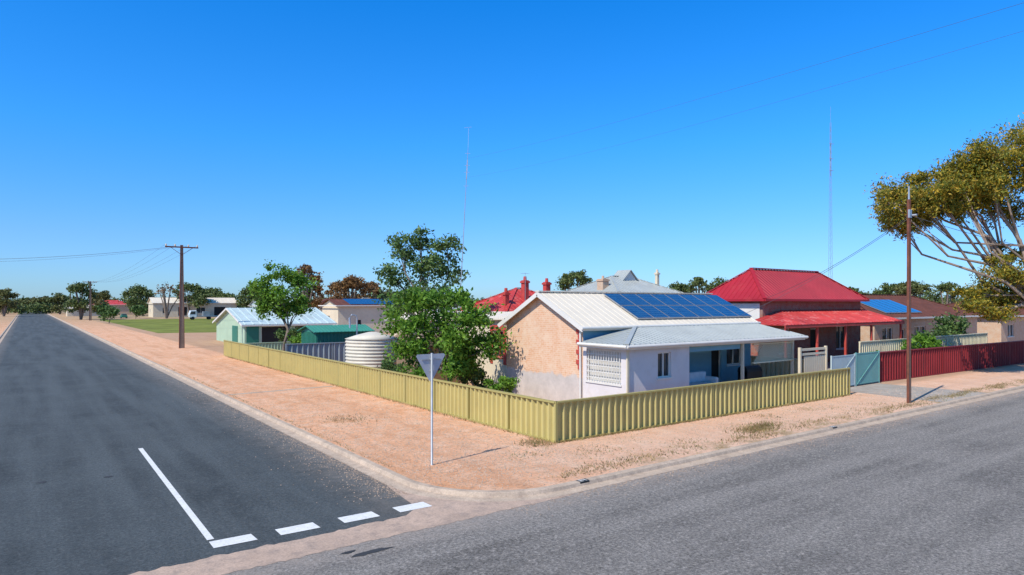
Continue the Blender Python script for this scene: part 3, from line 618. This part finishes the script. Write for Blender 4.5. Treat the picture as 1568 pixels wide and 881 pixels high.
A.obj('mast',m_steel,e)

# ---------------------------------------------------------------- give way sign (seen from behind)
e=empty('give_way_sign',(9.88,17.5)); P_=MB(); P_.tube([(9.88,17.5,.05),(9.88,17.5,3.5)],.034,12); P_.obj('post',m_steel,e,True)
a=.5; sx=9.88
tri=lambda y:[(sx-a,y,3.42),(sx-a+.05,y,3.47),(sx+a-.05,y,3.47),(sx+a,y,3.42),(sx+.05,y,2.66),(sx-.05,y,2.66)]
T=MB(); T.prism(tri(17.56),(0,.004,0)); T.obj('plate_back',m_signback,e)
T=MB(); T.prism(tri(17.566),(0,.002,0)); T.obj('plate_face',paint('sign_face',(.7,.68,.66),.03,.4),e)
T=MB(); [T.box(9.82,17.52,zz,9.94,17.556,zz+.05) for zz in (2.95,3.3)]; T.box(9.88-.33,17.535,3.3,9.88+.33,17.555,3.33); T.obj('brackets',m_steel,e)
DG={'2':['111','001','111','100','111'],'4':['101','101','111','001','001']}
for (x,txt) in ((12.35,'24'),(25.7,'22')):
    e=empty('kerb_house_number',(x,13.4)); B_=MB(); B_.prism([(x-.17,13.378,.01),(x+.17,13.378,.01),(x+.17,13.392,.118),(x-.17,13.392,.118)],(0,.006,0)); B_.prism([(x-.17,13.4,.1295),(x+.17,13.4,.1295),(x+.17,13.58,.1295),(x-.17,13.58,.1295)],(0,0,.002)); B_.obj('black_plate',m_black,e)
    D=MB()
    for ci,ch_ in enumerate(txt):
        for r_,row in enumerate(DG[ch_]):
            for c,b_ in enumerate(row):
                if b_=='1': xx=x-.12+ci*.13+c*.034; y0=13.565-r_*.033; D.box(xx,y0-.03,.132,xx+.03,y0,.1335)
    D.obj('digits',m_trimwhite,e)

# ---------------------------------------------------------------- vehicles
def wheels(par,pts,r,w):
    T=MB();Hb=MB()
    for (x,y) in pts: T.tube([(x-w/2,y,r+.12),(x+w/2,y,r+.12)],r,16); Hb.tube([(x-w/2-.02,y,r+.12),(x+w/2+.02,y,r+.12)],r*.5,12)
    T.obj('tyres',m_tyre,par); Hb.obj('hubs',m_steel,par)
def car(name,x,y,mat):
    e=empty(name,(x,y)); B_=MB()
    pr=[(-2.2,.4),(-2.25,.8),(-2.1,1.05),(-1.3,1.12),(1.1,1.12),(2.1,.95),(2.25,.7),(2.2,.4)]
    B_.prism([(x-.88,y+p,z) for p,z in pr],(1.76,0,0)); B_.prism([(x-.7,y+p,z) for p,z in ((-2.0,1.1),(-1.5,1.6),(.4,1.62),(1.2,1.1))],(1.4,0,0)); B_.obj('body',mat,e,False,.05)
    G_=MB(); G_.prism([(x-.73,y+p,z) for p,z in ((-1.8,1.16),(-1.45,1.52),(.3,1.54),(1.0,1.16))],(1.46,0,0)); G_.prism([(x-.6,y-2.03,1.16),(x+.6,y-2.03,1.16),(x+.6,y-1.6,1.55),(x-.6,y-1.6,1.55)],(0,.02,0)); G_.obj('windows',m_glass,e)
    wheels(e,[(x-.8,y-1.4),(x+.8,y-1.4),(x-.8,y+1.4),(x+.8,y+1.4)],.33,.22)
car('parked_car',2.0,400,m_carwhite)
x,y=from_view(-.47,200); e=empty('flatbed_truck',(x,y)); B_=MB()
B_.prism([(x-3.6,y-1.0,.8),(x-3.7,y-1.0,1.7),(x-3.3,y-1.0,2.9),(x-1.7,y-1.0,2.95),(x-1.6,y-1.0,.8)],(0,2.0,0)); B_.obj('cab',m_carwhite,e,False,.08)
B_=MB(); B_.prism([(x-3.5,y-1.02,1.75),(x-3.2,y-1.02,2.6),(x-2.0,y-1.02,2.65),(x-2.0,y-1.02,1.75)],(0,2.04,0)); B_.obj('cab_windows',m_glass,e)
B_=MB(); B_.box(x-1.5,y-1.15,1.05,x+3.4,y+1.15,1.25); B_.box(x-1.5,y-1.15,1.25,x-1.4,y+1.15,2.5); B_.box(x+.2,y-.8,1.25,x+2.0,y+.8,2.6); B_.obj('tray_and_load',m_greyfence,e)
T=MB();
for xx in (-2.7,1.9):
    for yy in (-.9,.9): T.tube([(x+xx,y+yy-.13,.6),(x+xx,y+yy+.13,.6)],.48,14)
T.obj('tyres',m_tyre,e)
car('parked_car',26,252,m_greenshed); car('parked_car',54,228,m_carwhite); car('parked_car',59,231,m_steel)

# ---------------------------------------------------------------- trees
tree('leafy_green_tree',from_view(-.093,34.5),[(-2.2,-.2,4.5,1.2),(-2.6,.2,3.0,1.25),(-1.3,0,5.2,.95),(.4,.2,5.0,1.05),(1.5,-.3,4.2,1.15),(1.9,0,2.9,1.1),(.3,-.5,3.2,1.4),(.2,.1,1.7,1.05),(-1.0,.4,3.6,1.3),(-1.7,-.2,1.8,.95),(.9,.3,2.2,1.1)],.12,12,m_lgreen,m_bark,.14,(-.1,1.4))
tree('tall_rear_tree',from_view(-.1376,55),[(-1.9,0,9.6,1.4),(-.3,.4,10.5,1.3),(2.2,-.2,9.9,1.35),(.3,0,8.2,1.8),(-2.5,.3,7.4,1.5),(2.4,0,7.7,1.4),(0,-.4,5.9,2.0),(-1.9,.2,4.8,1.6),(1.8,.2,5.2,1.6)],.16,9.5,m_ldark,m_bark,.22,(0,3.2))
tree('shade_tree',from_view(-.348,60),[(-1.9,0,6.4,1.3),(-.3,0,7.7,1.2),(1.3,.2,6.9,1.25),(0,-.3,5.7,1.7),(1.7,0,4.9,1.1),(-1.5,.2,4.8,1.15),(.4,.2,4.3,1.2)],.15,13,m_lgreen,m_bark,.16,(.5,2.6))
tree('flowering_gum_tree',(56,14.6),[(-10.9,-.8,11.7,1.5),(-10.0,.6,12.6,1.5),(-9.9,.2,10.6,1.2),(-7.9,.6,11.4,1.5),(-6.3,.8,13.9,1.3),(-4.7,-.3,14.9,1.4),(-5.0,.9,12.4,1.5),(-8.2,-.6,12.4,1.7),(-9.3,.9,10.8,1.3),(-7.2,.9,13.2,1.6),(-6.2,-1,12.4,1.6),(-5.2,.6,13.8,1.7),(-6.6,-.4,11.4,1.3),(-8.9,-.5,11.6,1.4),(-4.0,-.8,14.6,1.7),(-2.8,1,13.9,1.8),(-2.0,-.6,15.5,1.8),(-3.3,1.4,12.6,1.5),(-.5,.6,16.2,2.0),(-4.6,-1.4,12.8,1.3),(-1.6,1.6,11.6,1.4),(-1.2,-.8,13.6,1.7),(1.5,0,15.6,2.2),(4,1,13.5,2.4),(3,-2,11,2.0),(6,0,11.5,2.2),(-3.0,-.4,6.9,1.5),(-4.5,.3,5.8,1.3),(-2.2,.9,5.4,1.6),(-5.3,-.3,4.9,1.1),(-1.2,-.8,7.8,1.4),(-3.6,0,4.7,1.2),(-1.0,.4,5.9,1.5),(-2.6,.6,8.2,1.0),(2,1.5,8,1.8)],.12,16,m_lgum,m_barkpale,.28,(-.5,4.6),ratio=.36,up=.5)
def shrub(name,x,y,h,r,mat,size=.1):
    e=empty(name,(x,y)); V=[];B_=MB()
    for i in range(5):
        a=random.random()*6.28; c=(x+math.cos(a)*r*.45,y+math.sin(a)*r*.45,h*random.uniform(.4,.75)); P,D=clump(c,r*.6,size,9); P[:,2]=np.maximum(P[:,2],.12); V.append(leaves(P,size)); B_.tube([(x,y,.05),((x+c[0])/2,(y+c[1])/2,c[2]*.6),c],[.04,.03,.015],5)
    quads_obj('foliage',np.concatenate(V),mat,e); B_.obj('stems',m_bark,e)
shrub('garden_shrub',18.6,26.4,1.7,.9,m_lgreen); shrub('garden_shrub',19.4,29.5,1.8,1.0,m_ldark); shrub('garden_shrub',19.0,57,2.9,1.5,m_lgreen,.14); shrub('garden_shrub',17.3,36,1.9,1.0,m_ldark)
shrub('green_palm_shrub',52.5,21.2,3.0,1.5,m_lgreen,.16); shrub('garden_shrub',50.3,21.4,2.0,.9,m_ldark); shrub('garden_shrub',61.5,24,3.4,1.4,m_ldark,.16); shrub('garden_shrub',24,75,2.4,1.4,m_ldark,.14); shrub('garden_shrub',46.5,21,2.0,.8,m_lgreen); shrub('garden_shrub',67,25,4.4,2,m_ldark,.16)

DT=empty('distant_trees',(0,300)); V=[];B_=MB();VB=[]
def dtree(px,ytop,w,d,brown=False,dens=9,skirt=True):
    t_=(px-784)/1010; x,y=from_view(t_,d); zt=5+(465-ytop)*d/1010; wd=w/1010*d/2; sz=max(.16,d*.0015)
    L=VB if brown else V
    for i in range(7):
        a=(i/6*2-1)*.62*wd+rng.normal()*.08*wd; rr=min(wd*.42*random.uniform(.8,1.2),zt*.3)
        z=zt-rr*.85-(abs(a)/wd)**2*zt*.35-random.random()*.08*zt; xy=R2*a+F2*rng.normal()*wd*.3
        P,D=clump((x+xy[0],y+xy[1],z),rr,sz,dens,.75); L.append(leaves(P,sz,.7)); B_.tube([(x,y,0),(x+xy[0]*.4,y+xy[1]*.4,z*.5),(x+xy[0],y+xy[1],z)],[.03*zt,.018*zt,.008*zt],5,False)
    if skirt:
        for i in range(4):
            rr=wd*.5; P,D=clump((x+rng.normal()*wd*.4,y+rng.normal()*wd*.4,zt*random.uniform(.3,.55)),min(rr,zt*.3),sz,dens*.8,.8); L.append(leaves(P,sz,.7))
def dbush(px,ytop,w,d,dens=6):
    t_=(px-784)/1010; x,y=from_view(t_,d); zt=5+(465-ytop)*d/1010; wd=w/1010*d/2; sz=d*.0018
    for i in range(3):
        rr=wd*random.uniform(.5,.8); P,D=clump((x+rng.normal()*wd*.5,y+rng.normal()*wd*.5,zt*random.uniform(.4,.6)),rr,sz,dens,zt*.42/rr); P[:,2]=np.clip(P[:,2],.2,None); V.append(leaves(P,sz,.7))
for a_ in [(6,440,34,250),(38,454,36,350),(66,452,30,330),(92,448,32,300),(124,430,44,200),(156,444,36,230),(213,435,48,270),(292,429,46,240),(322,438,44,300),(345,446,40,260),(383,436,40,250),(410,446,40,200),(590,440,60,170),(625,440,60,160),(880,408,56,115),(945,432,40,150),(1040,428,44,180),(1070,422,34,150),(1102,426,40,170),(1305,436,34,110),(1368,430,50,140),(1395,424,56,130),(1345,440,40,160),(1520,440,80,120),(1450,427,44,110),(700,452,80,200),(1000,450,90,200),(1200,440,80,200)]: dtree(*a_)
for a_ in [(470,404,44,150),(538,419,60,145),(515,430,36,150),(570,430,34,165),(484,432,30,160)]: dtree(*a_,brown=True)
dtree(255,430,46,215,brown=True,dens=.8,skirt=False)
for i in range(150):
    px=-80+i*12+random.uniform(-6,6); d=random.uniform(280,430); dbush(px,random.uniform(452,463),random.uniform(24,44),d)
quads_obj('foliage',np.concatenate(V),m_ldist,DT); quads_obj('russet_foliage',np.concatenate(VB),m_lbrown,DT); B_.obj('trunks',m_bark,DT)
for (x,y,h,r_) in ((16.5,190,4.5,2.2),(20,236,5,3),(28,240,5,3),(70,225,6,4)): shrub('roadside_shrub',x,y,h,r_,m_ldark,.35)

# ---------------------------------------------------------------- light, sky, camera
az=Vector((-.978,-.205)).normalized(); el=math.radians(48)
sv=Vector((az.x*math.cos(el),az.y*math.cos(el),math.sin(el)))
L=bpy.data.lights.new('sun','SUN'); L.energy=4.9; L.angle=math.radians(.5); L.color=(1,.95,.86)
lo=bpy.data.objects.new('sun',L); scene.collection.objects.link(lo); lo.rotation_euler=(-sv).to_track_quat('-Z','Y').to_euler(); lo.location=(0,0,60)
w=bpy.data.worlds.new('World'); scene.world=w; w.use_nodes=True; nt=w.node_tree; bg=nt.nodes['Background']; bg.inputs['Strength'].default_value=.12
sk=nt.nodes.new('ShaderNodeTexSky'); sk.sky_type='NISHITA'; sk.sun_disc=False; sk.sun_elevation=el; sk.sun_rotation=math.atan2(az.x,az.y)%(2*math.pi)
sk.air_density=1.0; sk.dust_density=.3; sk.ozone_density=3.0; sk.altitude=0
tc=nt.nodes.new('ShaderNodeTexCoord'); sp_=nt.nodes.new('ShaderNodeSeparateXYZ'); nt.links.new(tc.outputs['Generated'],sp_.inputs[0])
# sky colour grade by elevation (clear, saturated dry-country sky)
k=2.6
gr=ramp(nt,sp_.outputs[2],[(0,(.54/k,.87/k,1.42/k)),(.09,(.48/k,.88/k,1.46/k)),(.23,(.24/k,1.02/k,1.80/k)),(.42,(.07/k,1.0/k,1.97/k)),(.7,(.45/k,1.0/k,1.35/k))])
mm=mix(nt,1.,sk.outputs[0],gr,'MULTIPLY'); sc=nt.nodes.new('ShaderNodeVectorMath'); sc.operation='SCALE'; sc.inputs['Scale'].default_value=k
nt.links.new(mm,sc.inputs[0]); nt.links.new(sc.outputs[0],bg.inputs['Color'])
cam=bpy.data.cameras.new('camera'); co=bpy.data.objects.new('camera',cam); scene.collection.objects.link(co)
co.location=(0,0,5); co.rotation_euler=(math.radians(90),0,-math.atan2(.593,.805)); cam.sensor_width=36; cam.lens=36*1010/1568; cam.shift_y=24.5/1568; cam.clip_start=.1; cam.clip_end=6000
scene.camera=co
scene.view_settings.view_transform='Standard'; scene.view_settings.look='None'; scene.view_settings.exposure=0
